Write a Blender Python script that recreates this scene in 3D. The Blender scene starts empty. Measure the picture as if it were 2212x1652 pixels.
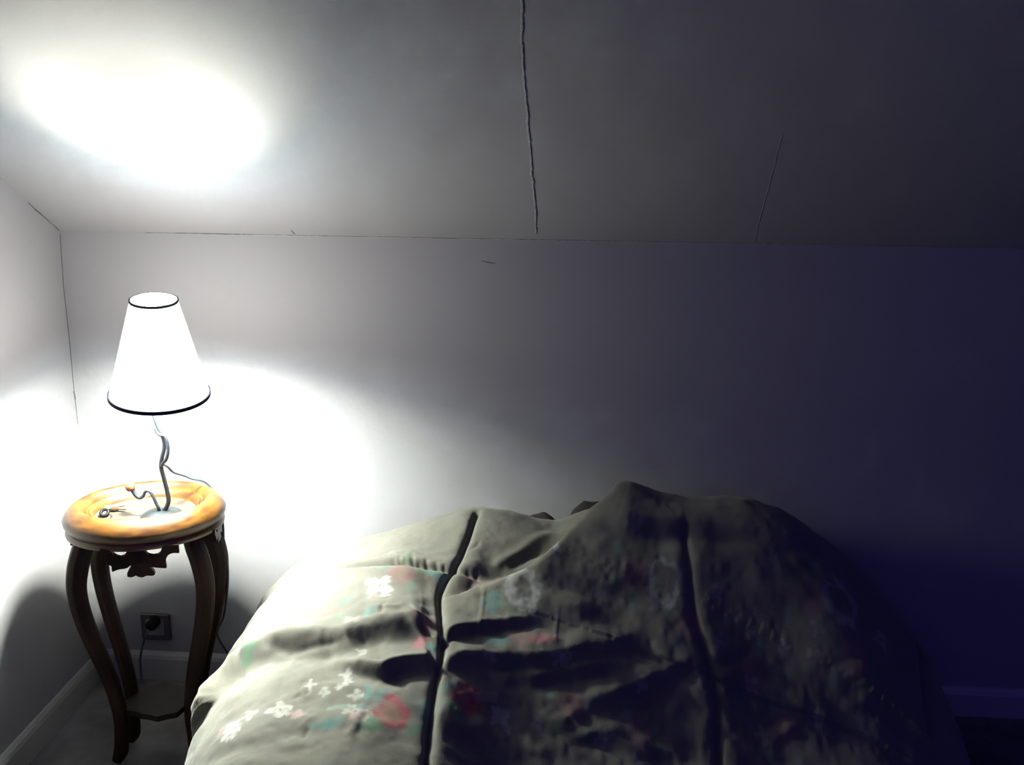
import bpy, bmesh, math, random
import numpy as np
from mathutils import Vector, Matrix

random.seed(7)
rng = np.random.default_rng(7)
SC = bpy.context.scene
COL = SC.collection

# ------------------------------------------------------------------ camera
FPX, PITCH, YAW, ROLL, CAMH = 2214.166, 0.244608, -0.063659, 0.0110109, 1.4974
W, H = 2212, 1652
LEFT_X, BACK_Y, KNEE, SLOPE = -1.2974, 2.5, 1.23184, 0.536786
cp, sp, cy, sy = math.cos(PITCH), math.sin(PITCH), math.cos(YAW), math.sin(YAW)
FWD = np.array([sy * cp, cy * cp, -sp])
_r = np.array([cy, -sy, 0.0]); _u = np.cross(_r, FWD)
RIGHT = math.cos(ROLL) * _r + math.sin(ROLL) * _u
UP = -math.sin(ROLL) * _r + math.cos(ROLL) * _u
EYE = np.array([0.0, 0.0, CAMH])
cam_d = bpy.data.cameras.new('camera')
cam = bpy.data.objects.new('camera', cam_d); COL.objects.link(cam)
M = Matrix.Identity(4)
for i in range(3):
    M[i][0], M[i][1], M[i][2], M[i][3] = RIGHT[i], UP[i], -FWD[i], EYE[i]
cam.matrix_world = M
cam_d.sensor_fit = 'HORIZONTAL'; cam_d.sensor_width = 36.0
cam_d.lens = FPX / W * 36.0
cam_d.clip_start = 0.05; cam_d.clip_end = 50
SC.camera = cam

def ray(px, py):
    return FWD + RIGHT * (px - W / 2) / FPX + UP * (H / 2 - py) / FPX
def aty(px, py, y):
    d = ray(px, py); return EYE + d * y / d[1]
def atz(px, py, z):
    d = ray(px, py); return EYE + d * (z - CAMH) / d[2]
def on_ceiling(px, py):
    d = ray(px, py); t = math.tan(SLOPE)
    k = (KNEE + BACK_Y * t - CAMH) / (d[2] + t * d[1]); return EYE + d * k
def on_left(px, py):
    d = ray(px, py); return EYE + d * LEFT_X / d[0]

# ------------------------------------------------------------------ world, lamp power, exposure
wd = bpy.data.worlds.new('dim_blue_night'); SC.world = wd; wd.use_nodes = True
bg = wd.node_tree.nodes['Background']
bg.inputs['Color'].default_value = (0.20, 0.16, 1.1, 1)
bg.inputs['Strength'].default_value = 0.36 / 64
BULB_STRENGTH = 125.0
SHADE_GLOW = 0.95
BULB_COLOR = (0.97, 1.0, 0.83)
SC.view_settings.view_transform = 'Standard'
SC.view_settings.look = 'None'
SC.view_settings.exposure = 6.0
SC.view_settings.gamma = 1.0
SC.view_settings.use_curve_mapping = False

# ------------------------------------------------------------------ helpers
def mat(name, color, rough=0.6, metal=0.0, noise=None, bump=None, spec=0.5, coat=0.0):
    """procedural material: optional colour noise (scale, second colour, detail) and bump (scale, strength)"""
    m = bpy.data.materials.new(name); m.use_nodes = True
    nt = m.node_tree; b = nt.nodes['Principled BSDF']
    b.inputs['Base Color'].default_value = (*color, 1)
    b.inputs['Roughness'].default_value = rough
    b.inputs['Metallic'].default_value = metal
    b.inputs['Specular IOR Level'].default_value = spec
    b.inputs['Coat Weight'].default_value = coat
    b.inputs['Coat Roughness'].default_value = 0.15
    tc = nt.nodes.new('ShaderNodeTexCoord')
    if noise:
        sc, c2, stretch = noise
        mp = nt.nodes.new('ShaderNodeMapping'); mp.inputs['Scale'].default_value = stretch
        n = nt.nodes.new('ShaderNodeTexNoise'); n.inputs['Scale'].default_value = sc; n.inputs['Detail'].default_value = 6
        r = nt.nodes.new('ShaderNodeValToRGB')
        r.color_ramp.elements[0].position = 0.35; r.color_ramp.elements[1].position = 0.68
        r.color_ramp.elements[0].color = (*c2, 1); r.color_ramp.elements[1].color = (*color, 1)
        nt.links.new(tc.outputs['Object'], mp.inputs['Vector']); nt.links.new(mp.outputs[0], n.inputs['Vector'])
        nt.links.new(n.outputs['Fac'], r.inputs['Fac']); nt.links.new(r.outputs['Color'], b.inputs['Base Color'])
    if bump:
        n2 = nt.nodes.new('ShaderNodeTexNoise'); n2.inputs['Scale'].default_value = bump[0]; n2.inputs['Detail'].default_value = 5
        bp = nt.nodes.new('ShaderNodeBump'); bp.inputs['Strength'].default_value = bump[1]; bp.inputs['Distance'].default_value = 0.004
        nt.links.new(tc.outputs['Object'], n2.inputs['Vector']); nt.links.new(n2.outputs['Fac'], bp.inputs['Height'])
        nt.links.new(bp.outputs['Normal'], b.inputs['Normal'])
    return m

def link(name, me, m=None, parent=None, smooth=False):
    o = bpy.data.objects.new(name, me); COL.objects.link(o)
    if m: me.materials.append(m)
    if smooth:
        me.polygons.foreach_set('use_smooth', [True] * len(me.polygons))
    if parent:
        o.parent = parent
        o.matrix_parent_inverse = Matrix.Translation(parent.location).inverted()
    return o

def mesh(name, vs, fs, m=None, parent=None, smooth=False, fix=True):
    me = bpy.data.meshes.new(name); me.from_pydata([tuple(map(float, v)) for v in vs], [], fs)
    if fix:
        bm = bmesh.new(); bm.from_mesh(me); bmesh.ops.recalc_face_normals(bm, faces=bm.faces); bm.to_mesh(me); bm.free()
    me.update()
    return link(name, me, m, parent, smooth)

def box(name, lo, hi, m, parent=None, bev=0.0):
    bm = bmesh.new()
    bmesh.ops.create_cube(bm, size=1)
    for v in bm.verts:
        v.co = Vector([lo[i] + (v.co[i] + 0.5) * (hi[i] - lo[i]) for i in range(3)])
    if bev:
        bmesh.ops.bevel(bm, geom=list(bm.edges), offset=bev, segments=3, affect='EDGES', profile=0.6)
    me = bpy.data.meshes.new(name); bm.to_mesh(me); bm.free()
    return link(name, me, m, parent)

def lathe(name, prof, center, m, parent=None, n=96, sx=1.0, sy_=1.0, rot=0.0, closed=False, tilt=None):
    vs, fs = [], []
    c, s = math.cos(rot), math.sin(rot); k = len(prof)
    for i in range(n):
        a = 2 * math.pi * i / n
        for r, z in prof:
            x, y = r * sx * math.cos(a), r * sy_ * math.sin(a)
            v = Vector((x * c - y * s, x * s + y * c, z))
            if tilt: v = tilt @ v
            vs.append(v + Vector(center))
    for i in range(n):
        j = (i + 1) % n
        for q in range(k if closed else k - 1):
            q2 = (q + 1) % k
            fs.append((i * k + q, j * k + q, j * k + q2, i * k + q2))
    if not closed:
        for q in (0, k - 1):
            if prof[q][0] > 1e-5:
                fs.append(tuple(i * k + q for i in range(n)))
    o = mesh(name, vs, fs, m, parent, True)
    md = o.modifiers.new('edges', 'EDGE_SPLIT'); md.split_angle = math.radians(40)
    return o

def spline(pts, per=8):
    P = [np.array(p, float) for p in pts]
    P = [2 * P[0] - P[1]] + P + [2 * P[-1] - P[-2]]
    out = []
    for i in range(1, len(P) - 2):
        a, b, c, d = P[i - 1:i + 3]
        for t in np.linspace(0, 1, per, endpoint=False):
            out.append(0.5 * (2 * b + (c - a) * t + (2 * a - 5 * b + 4 * c - d) * t * t + (3 * b - a - 3 * c + d) * t ** 3))
    out.append(P[-2]); return out

def tube(name, pts, rad, m, parent=None, n=12, per=8, flat=1.0, up=(0, 0, 1), smooth_path=True, groove=0.0):
    """swept tube; rad is a number or a list along the points; flat squashes the second axis"""
    path = spline(pts, per) if smooth_path else [np.array(p, float) for p in pts]
    L = len(path)
    if np.isscalar(rad): R = [rad] * L
    else: R = list(np.interp(np.linspace(0, 1, L), np.linspace(0, 1, len(rad)), rad))
    vs, fs = [], []
    prev = None
    for i, p in enumerate(path):
        t = path[min(i + 1, L - 1)] - path[max(i - 1, 0)]; t /= np.linalg.norm(t) + 1e-12
        if prev is None:
            u = np.array(up, float); u = u - t * (u @ t)
            if np.linalg.norm(u) < 1e-3: u = np.array([1.0, 0, 0]) - t * t[0]
        else: u = prev - t * (prev @ t)
        u /= np.linalg.norm(u); prev = u; w = np.cross(t, u)
        for k in range(n):
            a = 2 * math.pi * k / n
            g = 1 - groove * (0.5 + 0.5 * math.cos(8 * a))
            vs.append(p + (u * math.cos(a) * g + w * math.sin(a) * flat * g) * R[i])
    for i in range(L - 1):
        for k in range(n):
            k2 = (k + 1) % n
            fs.append((i * n + k, i * n + k2, (i + 1) * n + k2, (i + 1) * n + k))
    fs.append(tuple(range(n))); fs.append(tuple((L - 1) * n + k for k in range(n)))
    return mesh(name, vs, fs, m, parent, True)

def prism(name, poly, origin, ex, ey, ez, th, m, parent=None, bev=0.0):
    """polygon (local x,y) extruded by th along ez"""
    ex, ey, ez, o = map(lambda v: Vector(v), (ex, ey, ez, origin))
    bm = bmesh.new()
    vs = [bm.verts.new(o + ex * x + ey * y) for x, y in poly]
    f = bm.faces.new(vs)
    r = bmesh.ops.extrude_face_region(bm, geom=[f])
    for v in r['geom']:
        if isinstance(v, bmesh.types.BMVert): v.co += ez * th
    bmesh.ops.recalc_face_normals(bm, faces=bm.faces)
    if bev:
        eds = [e for e in bm.edges if all(len(fc.verts) != 4 for fc in e.link_faces) or any(len(fc.verts) > 4 for fc in e.link_faces)]
        bmesh.ops.bevel(bm, geom=eds, offset=bev, segments=2, affect='EDGES')
    me = bpy.data.meshes.new(name); bm.to_mesh(me); bm.free()
    return link(name, me, m, parent)

def tag(o, label, cat, group=None):
    o['label'] = label; o['category'] = cat
    if group: o['group'] = group
    return o
def struct(o): o['kind'] = 'structure'; return o
def empty(name, loc, label, cat):
    o = bpy.data.objects.new(name, None); o.location = loc; COL.objects.link(o)
    o.empty_display_size = 0.05
    return tag(o, label, cat)

# ------------------------------------------------------------------ materials
M_wall = mat('white_wall_paint', (0.149, 0.144, 0.152), 0.9, bump=(60, 0.1), spec=0.08)
M_ceil = mat('white_ceiling_paint', (0.149, 0.144, 0.152), 0.9, bump=(45, 0.1), spec=0.08)
M_caulk = mat('caulk', (0.150, 0.145, 0.142), 0.9, bump=(200, 0.6))
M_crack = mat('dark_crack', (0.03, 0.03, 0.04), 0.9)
M_base = mat('gloss_white_paint', (0.19, 0.187, 0.185), 0.4, spec=0.3)
M_floor = mat('dark_carpet', (0.06, 0.058, 0.06), 0.95, noise=(9, (0.12, 0.115, 0.12), (1, 1, 1)), bump=(300, 0.8), spec=0.1)
M_wood = mat('golden_oak', (0.076, 0.030, 0.0032), 0.38, noise=(22, (0.024, 0.0070, 0.0010), (1, 1, 4)), bump=(70, 0.12), coat=0.12)
M_legw = mat('dark_carved_wood', (0.020, 0.0075, 0.004), 0.45, noise=(40, (0.009, 0.004, 0.003), (1, 1, 0.25)), bump=(90, 0.4), spec=0.12)
M_shelf = mat('darkened_wood', (0.008, 0.004, 0.003), 0.6, spec=0.15, noise=(30, (0.004, 0.002, 0.002), (1, 1, 1)))
M_plate = mat('beige_marble', (0.036, 0.029, 0.020), 0.6, noise=(26, (0.023, 0.0145, 0.008), (1, 1, 1)))
M_iron = mat('brushed_grey_metal', (0.03, 0.03, 0.035), 0.4, metal=0.6)
M_dish = mat('satin_grey_metal', (0.010, 0.011, 0.012), 0.5, spec=0.3)
M_cord = mat('dark_green_grey_cord', (0.02, 0.028, 0.035), 0.5)
M_blue = mat('dark_blue_trim', (0.002, 0.003, 0.016), 0.7, spec=0.1)
M_grey = mat('grey_trim', (0.02, 0.024, 0.025), 0.7, spec=0.1)
M_knob = mat('copper_knob', (0.16, 0.07, 0.035), 0.3, metal=0.6)
M_white = mat('white_plastic', (0.13, 0.13, 0.13), 0.4)
M_dplate = mat('dark_brown_plastic', (0.035, 0.03, 0.03), 0.4)
M_black = mat('black_plastic', (0.003, 0.003, 0.004), 0.6, spec=0.1)
M_key = mat('nickel_key', (0.42, 0.46, 0.42), 0.45, metal=0.3)
M_brass = mat('brass_key', (0.09, 0.05, 0.02), 0.3, metal=0.8)
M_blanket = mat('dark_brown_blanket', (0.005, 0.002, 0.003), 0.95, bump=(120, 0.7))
M_matt = mat('pale_mattress_ticking', (0.42, 0.38, 0.40), 0.85, bump=(200, 0.4))
M_frame = mat('dark_bed_wood', (0.05, 0.03, 0.02), 0.5)

# ------------------------------------------------------------------ room
T = 0.12
XR, YF = 3.6, -0.9
struct(box('floor', (LEFT_X - T, YF, -T), (XR, BACK_Y + T, 0), M_floor))
struct(box('wall_back', (LEFT_X - T, BACK_Y, 0), (XR, BACK_Y + T, KNEE), M_wall))
tz = math.tan(SLOPE)
def topz(y): return KNEE + (BACK_Y - y) * tz
YR = 0.35
# left gable wall follows the slope
pr = [(YF, 0), (BACK_Y, 0), (BACK_Y, KNEE), (YR, topz(YR)), (YF, topz(YR))]
wl = prism('wall_left', pr, (LEFT_X - T, 0, 0), (0, 1, 0), (0, 0, 1), (1, 0, 0), T, M_wall); struct(wl)
# sloping ceiling slab
nrm = Vector((0, math.sin(SLOPE), math.cos(SLOPE)))
ps = [Vector((x, y, topz(y))) for x, y in ((LEFT_X - T, BACK_Y + T), (XR, BACK_Y + T), (XR, YR), (LEFT_X - T, YR))]
ce = mesh('ceiling', [*ps, *[p + nrm * T for p in ps]],
          [(0, 1, 2, 3), (4, 5, 6, 7), (0, 1, 5, 4), (1, 2, 6, 5), (2, 3, 7, 6), (3, 0, 4, 7)], M_ceil); struct(ce)

def plaster_bead(name, pts, width, h, n_out, m, parent, seed, jag):
    """raised ragged ridge of plaster along a polyline lying on a surface with outward normal n_out"""
    r = random.Random(seed); n_out = Vector(n_out)
    path = []
    for a, b in zip(pts[:-1], pts[1:]):
        a, b = Vector(a), Vector(b); k = max(2, int((b - a).length / 0.006))
        path += [a.lerp(b, i / k) for i in range(k)]
    path.append(Vector(pts[-1]))
    vs, fs = [], []
    off = 0
    for i, p in enumerate(path):
        t = (path[min(i + 1, len(path) - 1)] - path[max(i - 1, 0)]).normalized(); s = t.cross(n_out).normalized()
        off += (r.random() - 0.5) * jag; off *= 0.93
        w = width * (0.7 + 0.6 * r.random()); hh = h * (0.6 + 0.7 * r.random())
        if i in (0, len(path) - 1): w *= 0.2; hh *= 0.2
        c = p + s * off
        vs += [c - s * w - n_out * 0.001, c - s * w * 0.45 + n_out * hh, c + s * w * 0.45 + n_out * hh * 0.9, c + s * w - n_out * 0.001]
    for i in range(len(path) - 1):
        for k in range(3): fs.append((i * 4 + k, i * 4 + k + 1, i * 4 + 5 + k, i * 4 + 4 + k))
    return mesh(name, vs, fs, m, parent, False)
dn = -nrm
seam_pts = [(1124, -30), (1129, 90), (1134, 200), (1142, 300), (1148, 380), (1156, 450), (1159, 505)]
plaster_bead('joint_bead', [on_ceiling(*p) for p in seam_pts], 0.0028, 0.0019, dn, M_caulk, ce, 3, 0.0016)
plaster_bead('joint_bead', [on_ceiling(*p) for p in [(1690, 290), (1665, 385), (1640, 480), (1630, 520)]], 0.0016, 0.0005, dn, M_caulk, ce, 5, 0.001)
# caulk and cracks where ceiling, knee wall and gable meet
lx = LEFT_X
jb = plaster_bead('joint_bead', [(x, BACK_Y - 0.001, KNEE - 0.001) for x in np.linspace(lx + 0.22, 3.0, 12)], 0.0022, 0.0012, (0, -0.85, -0.5), M_caulk, ce, 9, 0.0008)
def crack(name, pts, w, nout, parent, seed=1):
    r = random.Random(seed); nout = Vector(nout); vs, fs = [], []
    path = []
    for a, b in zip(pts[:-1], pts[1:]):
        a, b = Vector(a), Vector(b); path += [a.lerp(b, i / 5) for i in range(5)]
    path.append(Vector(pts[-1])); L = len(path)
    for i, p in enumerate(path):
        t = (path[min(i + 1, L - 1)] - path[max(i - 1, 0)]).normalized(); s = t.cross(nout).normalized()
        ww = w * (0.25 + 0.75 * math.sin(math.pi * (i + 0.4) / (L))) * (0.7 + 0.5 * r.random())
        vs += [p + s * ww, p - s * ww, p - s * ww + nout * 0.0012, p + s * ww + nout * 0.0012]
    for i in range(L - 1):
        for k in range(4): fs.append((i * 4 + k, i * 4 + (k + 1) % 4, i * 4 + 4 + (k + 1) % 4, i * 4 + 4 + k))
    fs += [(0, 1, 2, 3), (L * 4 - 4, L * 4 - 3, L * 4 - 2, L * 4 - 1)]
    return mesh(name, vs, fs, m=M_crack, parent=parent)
wb = bpy.data.objects['wall_back']
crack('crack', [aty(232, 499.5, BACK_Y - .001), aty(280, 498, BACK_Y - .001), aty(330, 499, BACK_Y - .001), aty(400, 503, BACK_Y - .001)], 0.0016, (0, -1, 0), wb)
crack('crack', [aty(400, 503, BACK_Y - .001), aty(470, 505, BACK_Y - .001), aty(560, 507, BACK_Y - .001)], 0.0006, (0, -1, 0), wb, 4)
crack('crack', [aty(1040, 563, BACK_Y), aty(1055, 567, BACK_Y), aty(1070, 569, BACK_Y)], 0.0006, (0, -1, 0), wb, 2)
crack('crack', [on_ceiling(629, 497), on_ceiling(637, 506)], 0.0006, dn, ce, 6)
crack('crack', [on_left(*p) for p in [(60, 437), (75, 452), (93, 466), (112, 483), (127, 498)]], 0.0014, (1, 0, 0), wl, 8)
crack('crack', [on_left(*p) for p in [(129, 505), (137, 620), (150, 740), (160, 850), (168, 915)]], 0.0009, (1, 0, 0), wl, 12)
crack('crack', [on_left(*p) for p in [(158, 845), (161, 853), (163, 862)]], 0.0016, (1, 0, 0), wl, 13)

# baseboards with a rounded top
def board(name, a, b, out, parent=None):
    prof = [(0, 0), (0.013, 0), (0.013, 0.062), (0.010, 0.072), (0.004, 0.080), (0, 0.082)]
    a, b, out = Vector(a), Vector(b), Vector(out)
    vs = [a + out * p + Vector((0, 0, z)) for p, z in prof] + [b + out * p + Vector((0, 0, z)) for p, z in prof]
    n = len(prof); fs = [(i, (i + 1) % n, n + (i + 1) % n, n + i) for i in range(n)] + [tuple(range(n)), tuple(range(n, 2 * n))]
    return struct(mesh(name, vs, fs, M_base))
board('baseboard_back', (LEFT_X + 0.013, BACK_Y, 0), (XR, BACK_Y, 0), (0, -1, 0))
board('baseboard_left', (LEFT_X, YF, 0), (LEFT_X, BACK_Y, 0), (1, 0, 0))

# ------------------------------------------------------------------ pedestal table
TC = Vector((-0.978, 2.155, 0)); TROT = math.radians(22); SX, SY = 1.0, 0.85
tab = empty('carved_side_table', TC, 'small oval carved wooden table with raised golden rim and dark curved legs', 'table')
prof = [(.110, .606), (.110, .634), (.1155, .641), (.1195, .6445), (.1215, .6425), (.124, .646), (.1275, .6465), (.1295, .6435), (.133, .650),
        (.137, .6565), (.143, .660), (.151, .6595), (.161, .654), (.171, .644), (.1785, .630), (.177, .620), (.172, .611), (.1685, .608),
        (.1725, .605), (.1745, .600), (.173, .5945), (.166, .592), (.12, .592), (.110, .596)]
lathe('top_rim', prof, TC, M_wood, tab, 160, SX, SY, TROT, closed=True)
lathe('top_panel', [(0, .618), (.1105, .618), (.1105, .6295), (0, .6300)], TC, M_plate, tab, 96, SX, SY, TROT)
def onoval(az, r, z):
    """point at world azimuth az, at 'radius' r of the oval"""
    a = math.radians(az) - TROT
    x, y = r * SX * math.cos(a), r * SY * math.sin(a)
    c, s = math.cos(TROT), math.sin(TROT)
    return Vector((x * c - y * s, x * s + y * c, 0)) + TC + Vector((0, 0, z))
LEG_AZ = [213, 158, 339, 38]
rz = [(.596, .128), (.56, .142), (.52, .155), (.47, .162), (.41, .156), (.34, .140), (.27, .120), (.20, .103), (.13, .094), (.07, .096), (.035, .100), (.012, .112)]
for az in LEG_AZ:
    pts = [onoval(az, r, z) for z, r in rz]
    rd = [.022, .025, .0245, .023, .022, .021, .020, .019, .018, .017, .018, .012]
    tube('leg', pts, rd, M_legw, tab, n=24, per=5, flat=0.9, up=onoval(az, 1, 0) - TC, groove=0.10)
# carved leaf drops hanging under the rim
raw = [(530, 215), (530, 330), (570, 345), (590, 375), (602, 405), (640, 428), (637, 455), (642, 492), (680, 472), (720, 458), (765, 453), (805, 440), (842, 408),
       (838, 435), (812, 470), (795, 505), (795, 540), (825, 548), (855, 543), (872, 531), (890, 527), (905, 538), (935, 546), (965, 543), (985, 530), (1010, 524), (1040, 526), (1070, 524),
       (1088, 508), (1083, 480), (1062, 452), (1028, 428), (1075, 428), (1130, 433), (1180, 437), (1216, 436), (1214, 400), (1210, 365), (1220, 325), (1240, 290), (1270, 270), (1310, 260), (1362, 262),
       (1358, 225), (1350, 190), (1225, 190), (1190, 222), (1165, 262), (1130, 290), (1085, 300), (1035, 290), (1000, 255), (960, 225),
       (820, 240), (798, 290), (770, 315), (735, 325), (700, 315), (664, 290), (640, 240), (600, 215)]
def ornament(az, sc=1.0, flip=1):
    p0 = onoval(az, .158, .594); out = (onoval(az, 1, 0) - TC).normalized(); tn = Vector((-out.y, out.x, 0)) * flip
    poly = []
    for x, y in raw:
        dx = (x - 940) * .000196 * sc
        yy = min(0.012, -(y - 236 - (x - 940) * -0.10) * .000208 * sc)
        if y < 245: yy = 0.006
        poly.append((dx, yy))
    prism('leaf_drop', poly, p0 - out * 0.006, tn, (0, 0, 1), out, 0.012, M_legw, tab)
for az in (287, 187, 97, 7): ornament(az, 1.0 if az in (287, 97) else .62)
# low scalloped stretcher shelf that ties the legs
sh = []
for i in range(96):
    a = 2 * math.pi * i / 96
    r = .076 + .012 * abs(math.sin(2 * a + .6)) - .006 * abs(math.cos(6 * a))
    sh.append((r * math.cos(a), r * .9 * math.sin(a)))
prism('lower_shelf', sh, TC + Vector((0, 0, .135)), (1, 0, 0), (0, 1, 0), (0, 0, 1), .014, M_shelf, tab)

# ------------------------------------------------------------------ table lamp
LB = Vector(atz(349, 1106, .638)); LB.z = .630
lamp = empty('table_lamp', LB, 'white cone shade table lamp with twisted metal stem, lit, on the carved table', 'lamp')
lathe('base', [(0, .0155), (.010, .0152), (.022, .013), (.034, .0095), (.042, .0055), (.0465, .002), (.047, .0), (0, 0)], LB, M_dish, lamp)
yb, yt = 2.085, 2.055
SB = Vector(aty(345, 851, yb)); ST = Vector(aty(332, 648, yt))
ax = (ST - SB); HS = ax.length; ax.normalize()
tilt = Vector((0, 0, 1)).rotation_difference(ax).to_matrix()
RB, RT = .1035, .0475
def shade_mat():
    # lit fabric of the lamp shade: its emission stands in for light soaking through
    m = bpy.data.materials.new('glowing_white_shade_fabric'); m.use_nodes = True; nt = m.node_tree
    b = nt.nodes['Principled BSDF']; b.inputs['Base Color'].default_value = (.30, .36, .42, 1); b.inputs['Roughness'].default_value = .9
    b.inputs['Specular IOR Level'].default_value = .05
    b.inputs['Emission Color'].default_value = (.985, 1.0, .90, 1); b.inputs['Emission Strength'].default_value = SHADE_GLOW
    tc = nt.nodes.new('ShaderNodeTexCoord'); w = nt.nodes.new('ShaderNodeTexNoise'); w.inputs['Scale'].default_value = 400
    bp = nt.nodes.new('ShaderNodeBump'); bp.inputs['Strength'].default_value = .1
    nt.links.new(tc.outputs['Object'], w.inputs['Vector']); nt.links.new(w.outputs['Fac'], bp.inputs['Height']); nt.links.new(bp.outputs[0], b.inputs['Normal'])
    return m
M_shade = shade_mat()
# single-walled fabric cone (opaque sheet, glow from its own emission); the trims give it its edges
n = 96; vs, fs = [], []
for i in range(n):
    a = 2 * math.pi * i / n
    for k in range(9):
        f = k / 8; r = RB + (RT - RB) * f
        vs.append(SB + tilt @ Vector((r * math.cos(a), r * math.sin(a), HS * f)))
for i in range(n):
    j = (i + 1) % n
    for k in range(8): fs.append((i * 9 + k, j * 9 + k, j * 9 + k + 1, i * 9 + k + 1))
shade = mesh('lamp_shade', vs, fs, M_shade, lamp, True)
def hoop(name, r, h, th, wdt, m):
    pr_ = [(r - th, h - wdt), (r + th, h - wdt), (r + th * 0.95, h + wdt), (r - th, h + wdt)]
    return lathe(name, pr_, SB, m, lamp, 96, closed=True, tilt=tilt)
hoop('bottom_trim', RB + .0006, .001, .0016, .0040, M_blue)
hoop('top_trim', RT + .0004, HS - .001, .0015, .0026, M_grey)
# spider, socket and bulb
BC = SB + ax * .077
for a in (20, 140, 260):
    a = math.radians(a); c = SB + ax * (HS - .012); e = SB + tilt @ Vector(((RT + .002) * math.cos(a), (RT + .002) * math.sin(a), HS - .012))
    tube('shade_spoke', [c, e], .0011, M_grey, lamp, n=8, smooth_path=False)
tube('socket', [SB + ax * -.004, SB + ax * .006], .0115, M_white, lamp, n=24, smooth_path=False)
m = bpy.data.materials.new('glowing_bulb'); m.use_nodes = True; nt = m.node_tree; nt.nodes.clear()
em = nt.nodes.new('ShaderNodeEmission'); em.inputs['Color'].default_value = (*BULB_COLOR, 1); em.inputs['Strength'].default_value = BULB_STRENGTH
oo = nt.nodes.new('ShaderNodeOutputMaterial'); nt.links.new(em.outputs[0], oo.inputs['Surface'])
bulb_prof = [(0, -.055), (.0095, -.055), (.0115, -.046), (.0115, -.01), (.0125, .015), (.017, .036), (.0195, .046), (.017, .054), (0, .058)]
lathe('bulb', bulb_prof, BC, m, lamp, 24, tilt=tilt)
# stem: two intertwined strands that follow the leaning axis
def stem_pt(px, py, dy=0):
    z = aty(px, py, 2.12)[2]; f = (z - LB.z) / (SB.z - LB.z)
    y = LB.y + (SB.y - LB.y) * f + dy
    return aty(px, py, y)
main = [LB + Vector((.004, 0, .010))] + [stem_pt(*p) for p in [(360, 1094), (364, 1080), (361, 1060), (354, 1033), (348, 1008), (350, 988), (355, 965), (352, 945), (342, 925), (335, 905), (331, 887)]] + [SB - ax * .003]
tube('stem', main, [.0050, .0048, .0046, .0043, .0040], M_iron, lamp, n=14, per=10)
loop = [stem_pt(*p, dy) for p, dy in [((349, 1006), -.003), ((352, 1000), -.005), ((359, 992), -.007), ((363, 975), -.008), ((361, 955), -.007), ((355, 941), -.006), ((345, 939), -.006), ((339, 933), -.004), ((336, 925), -.002)]]
tube('stem_strand', loop, .0037, M_iron, lamp, n=12, per=8)
arm = [LB + Vector((-.002, -.006, .011))] + [aty(px, py, LB.y - .012) for px, py in [(342, 1096), (336, 1084), (330, 1071), (322, 1061), (314, 1062), (309, 1071), (302, 1075), (293, 1069), (285, 1056)]]
tube('side_arm', arm, [.0038, .0036, .0036, .0040, .0055], M_iron, lamp, n=12, per=8)
kc = Vector(aty(281, 1051, LB.y - .012))
lathe('knob', [(.0001, -.0115)] + [(.0115 * math.cos(a), .0115 * math.sin(a)) for a in np.linspace(-1.3, 1.3, 14)] + [(.0001, .0115)], kc, M_knob, lamp, 32)
# power cord: loops from the stem over the rim, down behind the table, along the floor and up to the socket
cd = [stem_pt(352, 1003), aty(362, 1008, 2.15), aty(372, 1018, 2.17), aty(380, 1022, 2.19), aty(398, 1027, 2.215), aty(415, 1034, 2.23), aty(432, 1037, 2.245),
      aty(448, 1045, 2.262), aty(466, 1066, 2.27), aty(479, 1095, 2.262), aty(482, 1135, 2.25), aty(484, 1180, 2.25), aty(492, 1225, 2.25), aty(491, 1275, 2.25), aty(483, 1330, 2.27), aty(470, 1372, 2.30), (-.86, 2.33, .15), (-.87, 2.36, .02),
      (-.95, 2.40, .006), (-1.08, 2.42, .006), (-1.15, 2.44, .012), aty(303, 1432, 2.455), aty(307, 1400, 2.455), aty(316, 1370, 2.452), aty(326, 1354, 2.462)]
tube('power_cord', cd, .0028, M_cord, lamp, n=8, per=10)

# ------------------------------------------------------------------ wall outlet and plug
oc = Vector(aty(338, 1351, BACK_Y))
outlet = empty('wall_outlet', oc, 'square dark wall socket with pale centre on the wall under the table', 'socket')
def plate(name, w, h, y0, y1, m, bev):
    return box(name, (oc.x - w, BACK_Y - y1, oc.z - h), (oc.x + w, BACK_Y - y0, oc.z + h), m, outlet, bev)
plate('cover_plate', .040, .038, 0, .009, M_dplate, .003)
plate('insert', .0245, .0235, .009, .0105, M_white, .0006)
pc = Vector(aty(329, 1348, 2.47))
plug = lathe('plug', [(0, .020), (.007, .020), (.0145, .014), (.0155, -.016), (0, -.016)], (pc.x, 2.4735, pc.z), M_black, lamp, 24, tilt=Matrix.Rotation(math.radians(90), 3, 'X'))

# ------------------------------------------------------------------ keys on the table top
PZ = .6302
kp = Vector(atz(226, 1112, PZ + .003))
keys = empty('key_bunch', (kp.x, kp.y, PZ), 'bunch of keys with a dark round fob lying on the marble top', 'keys')
def ring_mesh(name, c, R, r, m, tilt_deg, parent):
    pts = []
    Rm = Matrix.Rotation(math.radians(tilt_deg), 3, 'X')
    vs, fs = [], []
    for i in range(32):
        a = 2 * math.pi * i / 32
        for k in range(8):
            b = 2 * math.pi * k / 8
            vs.append(Rm @ Vector(((R + r * math.cos(b)) * math.cos(a), (R + r * math.cos(b)) * math.sin(a), r * math.sin(b))) + Vector(c))
    for i in range(32):
        for k in range(8): fs.append((i * 8 + k, ((i + 1) % 32) * 8 + k, ((i + 1) % 32) * 8 + (k + 1) % 8, i * 8 + (k + 1) % 8))
    return mesh(name, vs, fs, m, parent, True)
ring_mesh('fob', (kp.x, kp.y, PZ + .0085), .0085, .0034, M_black, 35, keys)
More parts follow.
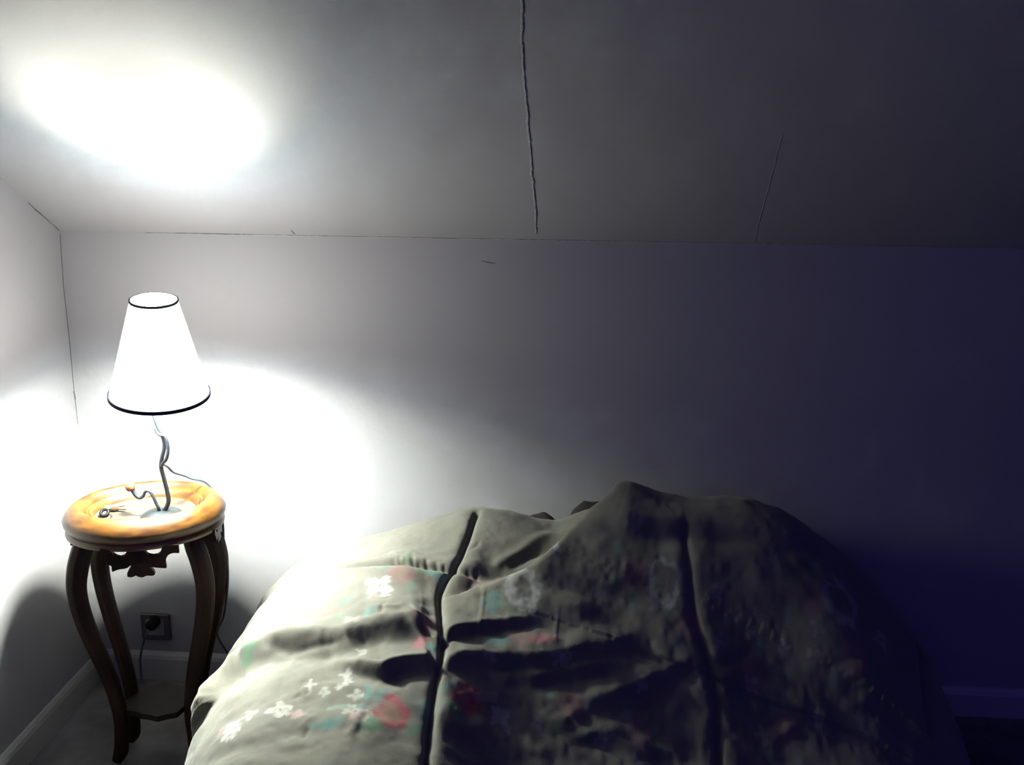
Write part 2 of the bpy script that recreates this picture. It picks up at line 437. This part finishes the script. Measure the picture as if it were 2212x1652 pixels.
ring_mesh('split_ring', (kp.x + .008, kp.y - .006, PZ + .0016), .011, .0009, M_brass, 3, keys)
def key(c, ang, L, m, z):
    a = math.radians(ang)
    ex = Vector((math.cos(a), math.sin(a), 0)); ey = Vector((-math.sin(a), math.cos(a), 0))
    poly = [(.0105 * math.cos(t) , .0095 * math.sin(t)) for t in np.linspace(.35, 2 * math.pi - .35, 20)]
    poly += [(L * .4, -.0035), (L * .55, -.0035), (L * .6, -.0022), (L * .68, -.0038), (L * .76, -.0022), (L * .85, -.0036), (L, -.001), (L, .0015), (L * .93, .0032), (L * .4, .0035)]
    prism('key', poly, (c[0], c[1], z), ex, ey, (0, 0, 1), .0022, m, keys)
k1 = atz(248, 1100, PZ); key(k1, 12, .060, M_key, PZ)
k2 = atz(236, 1098, PZ); key(k2, 35, .036, M_key, PZ + .0024)
k3 = atz(247, 1103, PZ); key(k3, -8, .030, M_brass, PZ + .0048)

# ------------------------------------------------------------------ bed under the comforter
bed = empty('bed', (0.1, 1.45, 0), 'low double bed against the back wall, under the comforter', 'bed')
box('mattress', (-.58, .72, .030), (.38, 2.30, .100), M_matt, bed, .025)
box('base', (-.58, .72, .012), (.38, 2.30, .029), M_frame, bed, .003)
for x in (-.56, .31):
    for y in (.75, 2.22): box('foot', (x, y, 0), (x + .05, y + .05, .0115), M_frame, bed, .002)

# ------------------------------------------------------------------ comforter
cps = []
for px, py, y in [(540, 1262, 2.20), (560, 1245, 2.24), (620, 1212, 2.28), (700, 1185, 2.30), (850, 1143, 2.30), (1000, 1108, 2.30), (1100, 1114, 2.30), (1205, 1142, 2.30), (1260, 1112, 2.30), (1310, 1090, 2.30), (1345, 1088, 2.30), (1420, 1100, 2.30), (1600, 1104, 2.30), (1800, 1185, 2.30), (1950, 1330, 2.28)]:
    cps.append(aty(px, py, y))
P = [tuple(c) for c in cps]
P += [(x, 2.5, z - .05) for x, y, z in P[::2]]
P += [(-.80, 2.0, .44), (-.55, 2.0, .50), (-.25, 2.0, .52), (0, 2.0, .485), (.2, 2.0, .43), (.45, 2.0, .34), (.7, 2.0, .26), (.95, 2.0, .18),
      (-.80, 1.75, .42), (-.55, 1.75, .445), (-.27, 1.75, .445), (0, 1.75, .35), (.3, 1.75, .24), (.6, 1.75, .16), (.9, 1.75, .09),
      (-.80, 1.5, .40), (-.5, 1.5, .42), (-.27, 1.5, .39), (.1, 1.5, .24), (.4, 1.5, .17), (.8, 1.5, .09),
      (-.7, 1.1, .38), (-.27, 1.1, .38), (.2, 1.1, .22), (.8, 1.1, .09), (-.7, .6, .36), (-.2, .6, .35), (.2, .6, .22), (.8, .6, .09)]
P = np.array(P)
def tps_fit(P, lam=2e-4):
    n = len(P); d = np.hypot(P[:, None, 0] - P[None, :, 0], P[:, None, 1] - P[None, :, 1])
    K = np.where(d > 0, d * d * np.log(d + 1e-12), 0) + lam * np.eye(n)
    Q = np.c_[np.ones(n), P[:, :2]]; A = np.zeros((n + 3, n + 3)); A[:n, :n] = K; A[:n, n:] = Q; A[n:, :n] = Q.T
    return np.linalg.solve(A, np.r_[P[:, 2], np.zeros(3)])
CO = tps_fit(P)
def base_z(x, y):
    x = np.asarray(x, float); y = np.asarray(y, float)
    z = CO[-3] + CO[-2] * x + CO[-1] * y
    for i in range(len(P)):
        d2 = (x - P[i, 0]) ** 2 + (y - P[i, 1]) ** 2
        z = z + CO[i] * 0.5 * d2 * np.log(d2 + 1e-12)
    return z
def hit(px, py):
    d = ray(px, py); t = np.linspace(.8, 2.75, 600) / d[1]
    p = EYE[None] + d[None] * t[:, None]; g = p[:, 2] - base_z(p[:, 0], p[:, 1])
    i = np.argmax(g < 0) if (g < 0).any() else len(t) - 1
    return p[i]
def edge_left(y):  # where the cloth starts to fall over the left side
    return np.interp(y, [.6, 1.5, 1.8, 2.1, 2.3, 2.45], [-.76, -.745, -.750, -.785, -.79, -.73])
def edge_right(y): return np.interp(y, [.6, 1.7, 2.45], [.86, .92, .95])
EB, EF = 2.415, .62
step = .0033
S = np.arange(-1.16, 1.30, step); TT = np.arange(.55, 2.56, step)
s, t = np.meshgrid(S, TT, indexing='ij')

def polydist(pl, x, y):
    """distance, signed side (+ = left of the direction of travel) and position 0..1 along a polyline"""
    best = np.full(x.shape, 9.0); side = np.zeros(x.shape); pos = np.zeros(x.shape)
    L = [0]
    for a, b in zip(pl[:-1], pl[1:]): L.append(L[-1] + math.hypot(b[0] - a[0], b[1] - a[1]))
    for k, (a, b) in enumerate(zip(pl[:-1], pl[1:])):
        ex, ey = b[0] - a[0], b[1] - a[1]; l2 = ex * ex + ey * ey + 1e-12
        u = np.clip(((x - a[0]) * ex + (y - a[1]) * ey) / l2, 0, 1)
        dx, dy = x - a[0] - u * ex, y - a[1] - u * ey; d = np.hypot(dx, dy)
        m_ = d < best; best = np.where(m_, d, best); side = np.where(m_, np.sign(ex * dy - ey * dx), side)
        pos = np.where(m_, (L[k] + u * (L[k + 1] - L[k])) / L[-1], pos)
    return best, side, pos
def smooth_pl(pl, per=6): return [tuple(q) for q in spline([(a, b, 0) for a, b in pl], per)]
def pix_pl(pts): return smooth_pl([tuple(hit(*p)[:2]) for p in pts])

disp = np.zeros(s.shape)
def sm(v): v = np.clip(v, 0, 1); return v * v * (3 - 2 * v)
def groove(pts, depth, w, puff=0.0, pw=.05, fade=(0, 0), world=False):
    global disp
    pl = pts if world else pix_pl(pts); d, sd, u = polydist(pl, s, t)
    f = np.ones(s.shape)
    if fade[0]: f *= sm(u / fade[0])
    if fade[1]: f *= sm((1 - u) / fade[1])
    disp += f * (-depth * np.exp(-(d / w) ** 2) + puff * (np.exp(-(d / pw) ** 2) - np.exp(-(d / (pw * .35)) ** 2)))
def ledge(pts, h, w, back, fade=(.1, .1)):
    """cloth drops by h when crossing from the far side (left of travel) to the near side; bulge decays over 'back'"""
    global disp
    pl = pix_pl(pts); d, sd, u = polydist(pl, s, t); sgn = d * sd
    f = sm(u / max(fade[0], 1e-3)) * sm((1 - u) / max(fade[1], 1e-3))
    far = h * sm(sgn / w) * np.exp(-np.clip(sgn - w, 0, None) / back)
    near = -h * .25 * np.exp(-(np.clip(-sgn, 0, None) / (w * .8)) ** 2) * (sgn <= 0) - h * .25 * (sgn > 0) * (1 - sm(sgn / w))
    disp += f * (far + near)

# quilting seams (vertical ones run from the wall to the foot)
V1 = [(1030, 1108), (1005, 1160), (985, 1213), (952, 1262), (953, 1330), (957, 1400), (949, 1440), (940, 1500), (930, 1597), (922, 1700)]
groove(V1, .014, .0062, .007, .045)
_pl = pix_pl(V1); _d, _sd, _u2 = polydist(_pl, s, t)
# travel is towards the foot, so + is the right-hand panel as seen from the foot
disp += sm(_u2 / .3) * np.where(_sd > 0, -.020 - .040 * sm(_d / .17), -.020 * np.exp(-(_d / .075) ** 2))
V2 = [(1478, 1150), (1490, 1230), (1512, 1320), (1545, 1420), (1568, 1500), (1580, 1597), (1590, 1700)]
groove(V2, .007, .007, .006, .05)
groove([(1960, 1330), (2000, 1430), (2040, 1540)], .010, .008, .010, .05)
groove([(548, 1330), (520, 1400), (500, 1480)], .004, .008, .004, .03, (.3, .3))
# horizontal folds, travelling left to right so that the far side is on the left
ledge([(470, 1452), (487, 1436), (520, 1428), (618, 1422), (763, 1420), (792, 1398), (870, 1388), (944, 1382)], .029, .060, .10, (.05, .10))
ledge([(690, 1440), (763, 1452), (829, 1466), (865, 1448), (944, 1434)], .022, .028, .035, (.35, .06))
ledge([(957, 1395), (1000, 1368), (1060, 1352), (1130, 1345), (1210, 1338)], .014, .024, .06, (.03, .4))
ledge([(957, 1448), (1000, 1432), (1060, 1425), (1200, 1428), (1350, 1405), (1450, 1385)], .012, .034, .07, (.03, .4))
ledge([(1050, 1465), (1250, 1455), (1420, 1430)], .010, .03, .06, (.3, .4))
ledge([(1250, 1530), (1400, 1490), (1560, 1420)], .007, .03, .06, (.3, .3))
ledge([(1250, 1150), (1350, 1165), (1480, 1172), (1620, 1185), (1800, 1240)], .022, .035, .12, (.2, .2))
# stitched horizontal quilting row with small puckers
H1 = [(600, 1256), (700, 1236), (800, 1224), (870, 1220), (960, 1222), (1060, 1236)]
groove(H1, .009, .007, .008, .035, (.4, .1))
for px, ln in [(852, 14), (866, 20), (874, 12), (893, 30), (902, 10), (921, 22), (943, 16), (958, 12), (1012, 12), (1030, 18)]:
    py = 1222 + max(0, px - 960) * .15; a = hit(px, py); b = hit(px + random.uniform(-4, 6), py - ln)
    groove([tuple(a[:2]), tuple(((a + b) / 2)[:2]), tuple(b[:2])], .0035, .0045, world=True, fade=(0, .5))
# the high diagonal ridge: its left face looks at the lamp
global_ridge = smooth_pl([tuple(aty(1345, 1050, 2.46)[:2]), tuple(aty(1338, 1050, 2.38)[:2]), tuple(aty(1322, 1062, 2.30)[:2])] + [tuple(hit(*p)[:2]) for p in [(1285, 1120), (1228, 1168), (1158, 1212), (1090, 1238), (1035, 1255)]])
d, sd, u = polydist(global_ridge, s, t); sg = d * sd   # + on the right/near side
f = sm((s + .30) / .26)   # fades out towards the left end of the ridge
rise = np.where(sg > -.03, sm((sg + .022) / .036), 0) * np.exp(-np.clip(sg - .02, 0, None) / .11)
disp += .060 * f * (.62 + .38 * sm((2.36 - t) / .22)) * rise - .008 * f * np.exp(-((sg + .045) / .035) ** 2)
groove([(1232, 1142), (1190, 1150), (1120, 1175), (1075, 1198), (1062, 1215)], -.007, .013, fade=(.4, .2))
groove([(1225, 1155), (1160, 1172), (1095, 1203)], .007, .012, fade=(.3, .3))
# small wrinkles seen in the lit part
for pts, dp, w in [([(720, 1278), (738, 1258), (762, 1238)], .0035, .004), ([(822, 1345), (832, 1310)], .005, .005), ([(908, 1265), (912, 1310), (908, 1345)], -.0015, .0035),
                   ([(800, 1322), (850, 1326), (882, 1316)], -.004, .005), ([(870, 1340), (910, 1338), (945, 1342)], -.0015, .005), ([(1048, 1245), (1044, 1290), (1038, 1345), (1038, 1385)], -.0035, .004),
                   ([(600, 1520), (612, 1455)], .0025, .006), ([(640, 1500), (660, 1465)], .0025, .005), ([(662, 1506), (672, 1488)], .004, .004), ([(630, 1515), (655, 1500)], .003, .005),
                   ([(640, 1580), (668, 1560), (690, 1548)], -.004, .008), ([(655, 1600), (668, 1572)], .005, .005), ([(560, 1390), (600, 1400), (640, 1412)], .005, .008),
                   ([(610, 1412), (680, 1402), (760, 1392)], .004, .006), ([(500, 1345), (530, 1370), (520, 1400)], .006, .010), ([(515, 1385), (560, 1375), (600, 1398)], .008, .012),
                   ([(770, 1600), (785, 1560), (800, 1528)], .006, .008), ([(1210, 1300), (1205, 1380)], -.002, .004), ([(1005, 1180), (1030, 1165), (1035, 1150)], .004, .005),
                   ([(790, 1560), (770, 1578), (745, 1600)], -.006, .012), ([(960, 1400), (975, 1375), (985, 1360)], .004, .005)]:
    groove(pts, dp * .6, w, fade=(.3, .3))
for q in range(26):
    px, py = rng.uniform(1100, 2000), rng.uniform(1260, 1590); a = rng.normal(-.2, .25); L = rng.uniform(60, 160)
    groove([(px, py), (px + L * math.cos(a) * .5, py + L * math.sin(a) * .5 + rng.uniform(-6, 6)), (px + L * math.cos(a), py + L * math.sin(a))], rng.uniform(-.003, .003), rng.uniform(.008, .016), fade=(.4, .4))
# soft irregularity
def vnoise(x, y, sc, seed):
    r = np.random.default_rng(seed); g = r.normal(size=(64, 64))
    X, Y = (x + 3) * sc, (y + 3) * sc; i, j = np.floor(X).astype(int), np.floor(Y).astype(int); fx, fy = X - i, Y - j
    fx, fy = fx * fx * (3 - 2 * fx), fy * fy * (3 - 2 * fy)
    G = lambda a, b: g[a % 64, b % 64]
    return (G(i, j) * (1 - fx) + G(i + 1, j) * fx) * (1 - fy) + (G(i, j + 1) * (1 - fx) + G(i + 1, j + 1) * fx) * fy
disp += .0060 * vnoise(s, t * 1.6, 5.5, 1) + .0026 * vnoise(s * .8, t * 2.0, 13, 2) + .0010 * vnoise(s, t * 1.3, 33, 3) + .0004 * vnoise(s, t, 80, 4)

# roll the sheet over the edges of the bed
def roll(c, e, R, sgn):
    """c coordinate, e where the outermost point should be, returns new coord and drop"""
    dlt = np.clip(sgn * (c - (e - sgn * R)), 0, None); ang = np.minimum(dlt / R, math.radians(84))
    ex = np.clip(dlt - ang * R, 0, None)
    return np.where(dlt > 0, (e - sgn * R) + sgn * (R * np.sin(ang) + ex * math.cos(math.radians(84))), c), R * (1 - np.cos(ang)) + ex
x, dl = roll(s, edge_left(t), .22, -1)
x2, dr = roll(s, edge_right(t), .25, 1); x = np.where(s > 0, x2, x)
y, db = roll(t, EB, .10, 1); y2, df = roll(t, EF, .08, -1); y = np.where(t < 1.2, y2, y)
z = base_z(x, y) - dl - dr - db - df
# folds in the hanging left side
hang = sm(dl / .12)
x = x + hang * (.014 * np.sin(t * 31 + 2 * np.sin(t * 9)) + .008 * np.sin(t * 67 + 1))
z = np.maximum(z, .03)
Pn = np.stack([x, y, z], -1)
gs = np.gradient(Pn, axis=0); gt = np.gradient(Pn, axis=1); N = np.cross(gs, gt); N /= np.linalg.norm(N, axis=-1, keepdims=True) + 1e-9
Pn = Pn + N * disp[..., None]
Pn[..., 2] = np.maximum(Pn[..., 2], .012); Pn[..., 1] = np.minimum(Pn[..., 1], 2.432)

# printed flowers: colour lives in the cloth (sheet coordinates s, t)
colr = np.empty(s.shape + (3,)); colr[:] = (.073, .070, .059)
colr *= (1 + .05 * vnoise(s, t, 20, 9))[..., None]
def paint(mask, c, k=1.0):
    global colr
    c = np.array(c) * .27
    mk = (np.clip(mask, 0, 1) * np.clip(BRUSH * k * .9, 0, 1))[..., None]; colr = colr * (1 - mk) + np.array(c) * mk
def soft(v, w=.003): return 1 / (1 + np.exp(np.clip(-v / w * 3, -30, 30)))
WX, WY = .0028 * vnoise(s, t, 110, 21) + .0022 * vnoise(s, t, 45, 23), .0028 * vnoise(s, t, 110, 22) + .0022 * vnoise(s, t, 45, 24)
BRUSH = np.clip(.85 + .22 * vnoise(s, t, 140, 25), .35, 1.05)
def local(c, rot):
    dx, dy = s - c[0] + WX, t - c[1] + WY; return dx * math.cos(rot) + dy * math.sin(rot), -dx * math.sin(rot) + dy * math.cos(rot)
def flower(c, R, col, hole=.5, holec=None, lobes=5, rot=0, k=1.0):
    lx_, ly_ = local(c, rot); r = np.hypot(lx_, ly_); th = np.arctan2(ly_, lx_)
    edge = R * (.86 + .14 * np.abs(np.cos(lobes / 2 * th)) + .05 * np.sin(9 * th + rot))
    paint(soft(edge - r) * (soft(r - R * hole) if holec is None else 1), col, k)
    if holec is not None:
        paint(soft(R * hole * (1 + .15 * np.sin(5 * th)) - r), holec, k * .9)
        paint(soft(R * .18 - r, .004), (.25, .25, .2), .5)
def leaf(c, L, wd_, col, rot, k=.8):
    lx_, ly_ = local(c, rot); q = lx_ / L
    paint(soft(wd_ * np.sqrt(np.clip(1 - q * q, 0, 1)) - np.abs(ly_), .002) * (np.abs(q) < 1), col, k)
def petals(c, R, col, n_=4, rot=0, k=.9):
    for i in range(n_):
        a = rot + 2 * math.pi * i / n_; leaf((c[0] + R * .6 * math.cos(a), c[1] + R * .6 * math.sin(a)), R * .5, R * .36, col, a, k)
PINK, ROSE, WHITE, TEAL, GREEN, BLUSH, OCH = (.62, .09, .15), (.70, .20, .28), (.86, .85, .80), (.12, .42, .40), (.07, .33, .17), (.66, .45, .44), (.42, .36, .20)
hp = lambda px, py: hit(px, py)[:2]
for c in [(700, 1330), (1250, 1500), (1500, 1340), (1650, 1450), (1750, 1290), (560, 1340), (870, 1240), (1370, 1230), (1130, 1360), (1850, 1420), (620, 1290), (1400, 1560), (1720, 1560)]:
    c = hp(*c); a = rng.uniform(0, 6)
    flower(c, .030, ROSE, .5, OCH, rot=a, k=.28)
    for q in range(5):
        b = a + q * 1.25; leaf((c[0] + .05 * math.cos(b), c[1] + .05 * math.sin(b)), .022, .009, TEAL if q % 2 else GREEN, b, .3)
    for q in range(3):
        b = a + 2.1 * q + .5; petals((c[0] + .085 * math.cos(b), c[1] + .085 * math.sin(b)), .015, WHITE, 4, b, .30)
flower(hp(840, 1535), .042, PINK, .50, (.40, .36, .22), rot=.4, k=.95); flower(hp(846, 1540), .030, PINK, .72, (.40, .36, .22), rot=1.1, k=.3)
flower(hp(1015, 1487), .036, PINK, .4, ROSE, rot=1.2, k=.8)
flower(hp(908, 1385), .018, ROSE, .3, ROSE, k=.7); flower(hp(920, 1345), .03, PINK, .4, ROSE, k=.2)
flower(hp(1130, 1265), .044, (.74, .74, .70), .52, None, rot=.2, k=.85); leaf(hp(1130, 1300), .016, .012, (.7, .7, .68), 1.3); leaf(hp(1152, 1302), .016, .010, (.7, .7, .68), 1.6)
flower(hp(1440, 1248), .040, (.66, .66, .64), .75, None, rot=.2, k=.7)
flower(hp(1812, 1303), .040, (.62, .62, .60), .60, None, rot=.2, k=.6)
for p_, L_, w_, c_, a_ in [((800, 1500), .030, .010, TEAL, 2.0), ((825, 1500), .026, .009, TEAL, 1.4), ((795, 1552), .030, .013, (.3, .55, .42), 2.2), ((798, 1567), .028, .018, GREEN, .3), ((722, 1568), .017, .016, TEAL, 0),
                           ((695, 1572), .022, .008, TEAL, .2), ((740, 1530), .028, .008, (.35, .56, .50), .3), ((790, 1525), .026, .009, (.35, .56, .50), .2), ((925, 1520), .03, .012, TEAL, 1.4), ((910, 1560), .03, .01, GREEN, 1.0),
                           ((977, 1465), .028, .011, TEAL, .4), ((985, 1515), .028, .011, GREEN, 2.2), ((1060, 1480), .026, .012, BLUSH, .4), ((935, 1394), .016, .010, TEAL, .3), ((945, 1232), .028, .010, TEAL, .1),
                           ((1065, 1290), .03, .02, TEAL, 1.4), ((545, 1400), .026, .012, GREEN, .9), ((1080, 1370), .03, .01, TEAL, .2), ((1180, 1365), .035, .012, ROSE, .3), ((1025, 1234), .022, .007, PINK, .1), ((800, 1340), .02, .009, TEAL, 1.3)]:
    leaf(hp(*p_), L_, w_, c_, a_, .6)
for p_, R_, c_ in [((602, 1535), .024, WHITE), ((617, 1546), .009, WHITE), ((640, 1545), .017, BLUSH), ((500, 1555), .018, WHITE), ((495, 1575), .016, WHITE), ((480, 1556), .014, BLUSH), ((765, 1540), .022, WHITE), ((772, 1552), .022, BLUSH),
                   ((747, 1450), .013, WHITE), ((752, 1466), .011, WHITE), ((742, 1480), .010, WHITE), ((735, 1488), .008, WHITE), ((785, 1408), .010, WHITE), ((1100, 1520), .022, (.6, .6, .6)), ((670, 1480), .014, WHITE), ((540, 1540), .018, (.7, .72, .62)),
                   ((820, 1270), .034, WHITE), ((835, 1290), .012, WHITE), ((1195, 1196), .018, WHITE), ((700, 1500), .013, (.7, .74, .66)), ((770, 1500), .014, WHITE)]:
    petals(hp(*p_), R_, c_, 4, random.uniform(0, 3), .75)

def fabric():
    m = bpy.data.materials.new('printed_cotton'); m.use_nodes = True; nt = m.node_tree; b = nt.nodes['Principled BSDF']
    a = nt.nodes.new('ShaderNodeAttribute'); a.attribute_name = 'print'
    nt.links.new(a.outputs['Color'], b.inputs['Base Color']); b.inputs['Roughness'].default_value = .85
    b.inputs['Specular IOR Level'].default_value = .15; b.inputs['Sheen Weight'].default_value = .1
    tc = nt.nodes.new('ShaderNodeTexCoord'); n_ = nt.nodes.new('ShaderNodeTexNoise'); n_.inputs['Scale'].default_value = 420; n_.inputs['Detail'].default_value = 3
    bp = nt.nodes.new('ShaderNodeBump'); bp.inputs['Strength'].default_value = .35; bp.inputs['Distance'].default_value = .001
    nt.links.new(tc.outputs['Object'], n_.inputs['Vector']); nt.links.new(n_.outputs['Fac'], bp.inputs['Height']); nt.links.new(bp.outputs[0], b.inputs['Normal'])
    return m
ni, nj = s.shape
idx = np.arange(ni * nj).reshape(ni, nj)
F = np.stack([idx[:-1, :-1], idx[1:, :-1], idx[1:, 1:], idx[:-1, 1:]], -1).reshape(-1, 4)
me = bpy.data.meshes.new('comforter')
me.vertices.add(ni * nj); me.vertices.foreach_set('co', Pn.reshape(-1).astype(np.float32))
me.loops.add(F.size); me.loops.foreach_set('vertex_index', F.reshape(-1).astype(np.int32))
me.polygons.add(len(F)); me.polygons.foreach_set('loop_start', np.arange(0, F.size, 4, dtype=np.int32)); me.polygons.foreach_set('loop_total', np.full(len(F), 4, np.int32))
me.update(calc_edges=True)
ca = me.color_attributes.new('print', 'FLOAT_COLOR', 'POINT')
ca.data.foreach_set('color', np.c_[np.clip(colr.reshape(-1, 3), 0, 1), np.ones(ni * nj)].astype(np.float32).reshape(-1))
comf = link('comforter', me, fabric(), None, True)
md = comf.modifiers.new('thickness', 'SOLIDIFY'); md.thickness = .012; md.offset = -1
tag(comf, 'puffy pale floral comforter rumpled in a mound over the bed', 'comforter')

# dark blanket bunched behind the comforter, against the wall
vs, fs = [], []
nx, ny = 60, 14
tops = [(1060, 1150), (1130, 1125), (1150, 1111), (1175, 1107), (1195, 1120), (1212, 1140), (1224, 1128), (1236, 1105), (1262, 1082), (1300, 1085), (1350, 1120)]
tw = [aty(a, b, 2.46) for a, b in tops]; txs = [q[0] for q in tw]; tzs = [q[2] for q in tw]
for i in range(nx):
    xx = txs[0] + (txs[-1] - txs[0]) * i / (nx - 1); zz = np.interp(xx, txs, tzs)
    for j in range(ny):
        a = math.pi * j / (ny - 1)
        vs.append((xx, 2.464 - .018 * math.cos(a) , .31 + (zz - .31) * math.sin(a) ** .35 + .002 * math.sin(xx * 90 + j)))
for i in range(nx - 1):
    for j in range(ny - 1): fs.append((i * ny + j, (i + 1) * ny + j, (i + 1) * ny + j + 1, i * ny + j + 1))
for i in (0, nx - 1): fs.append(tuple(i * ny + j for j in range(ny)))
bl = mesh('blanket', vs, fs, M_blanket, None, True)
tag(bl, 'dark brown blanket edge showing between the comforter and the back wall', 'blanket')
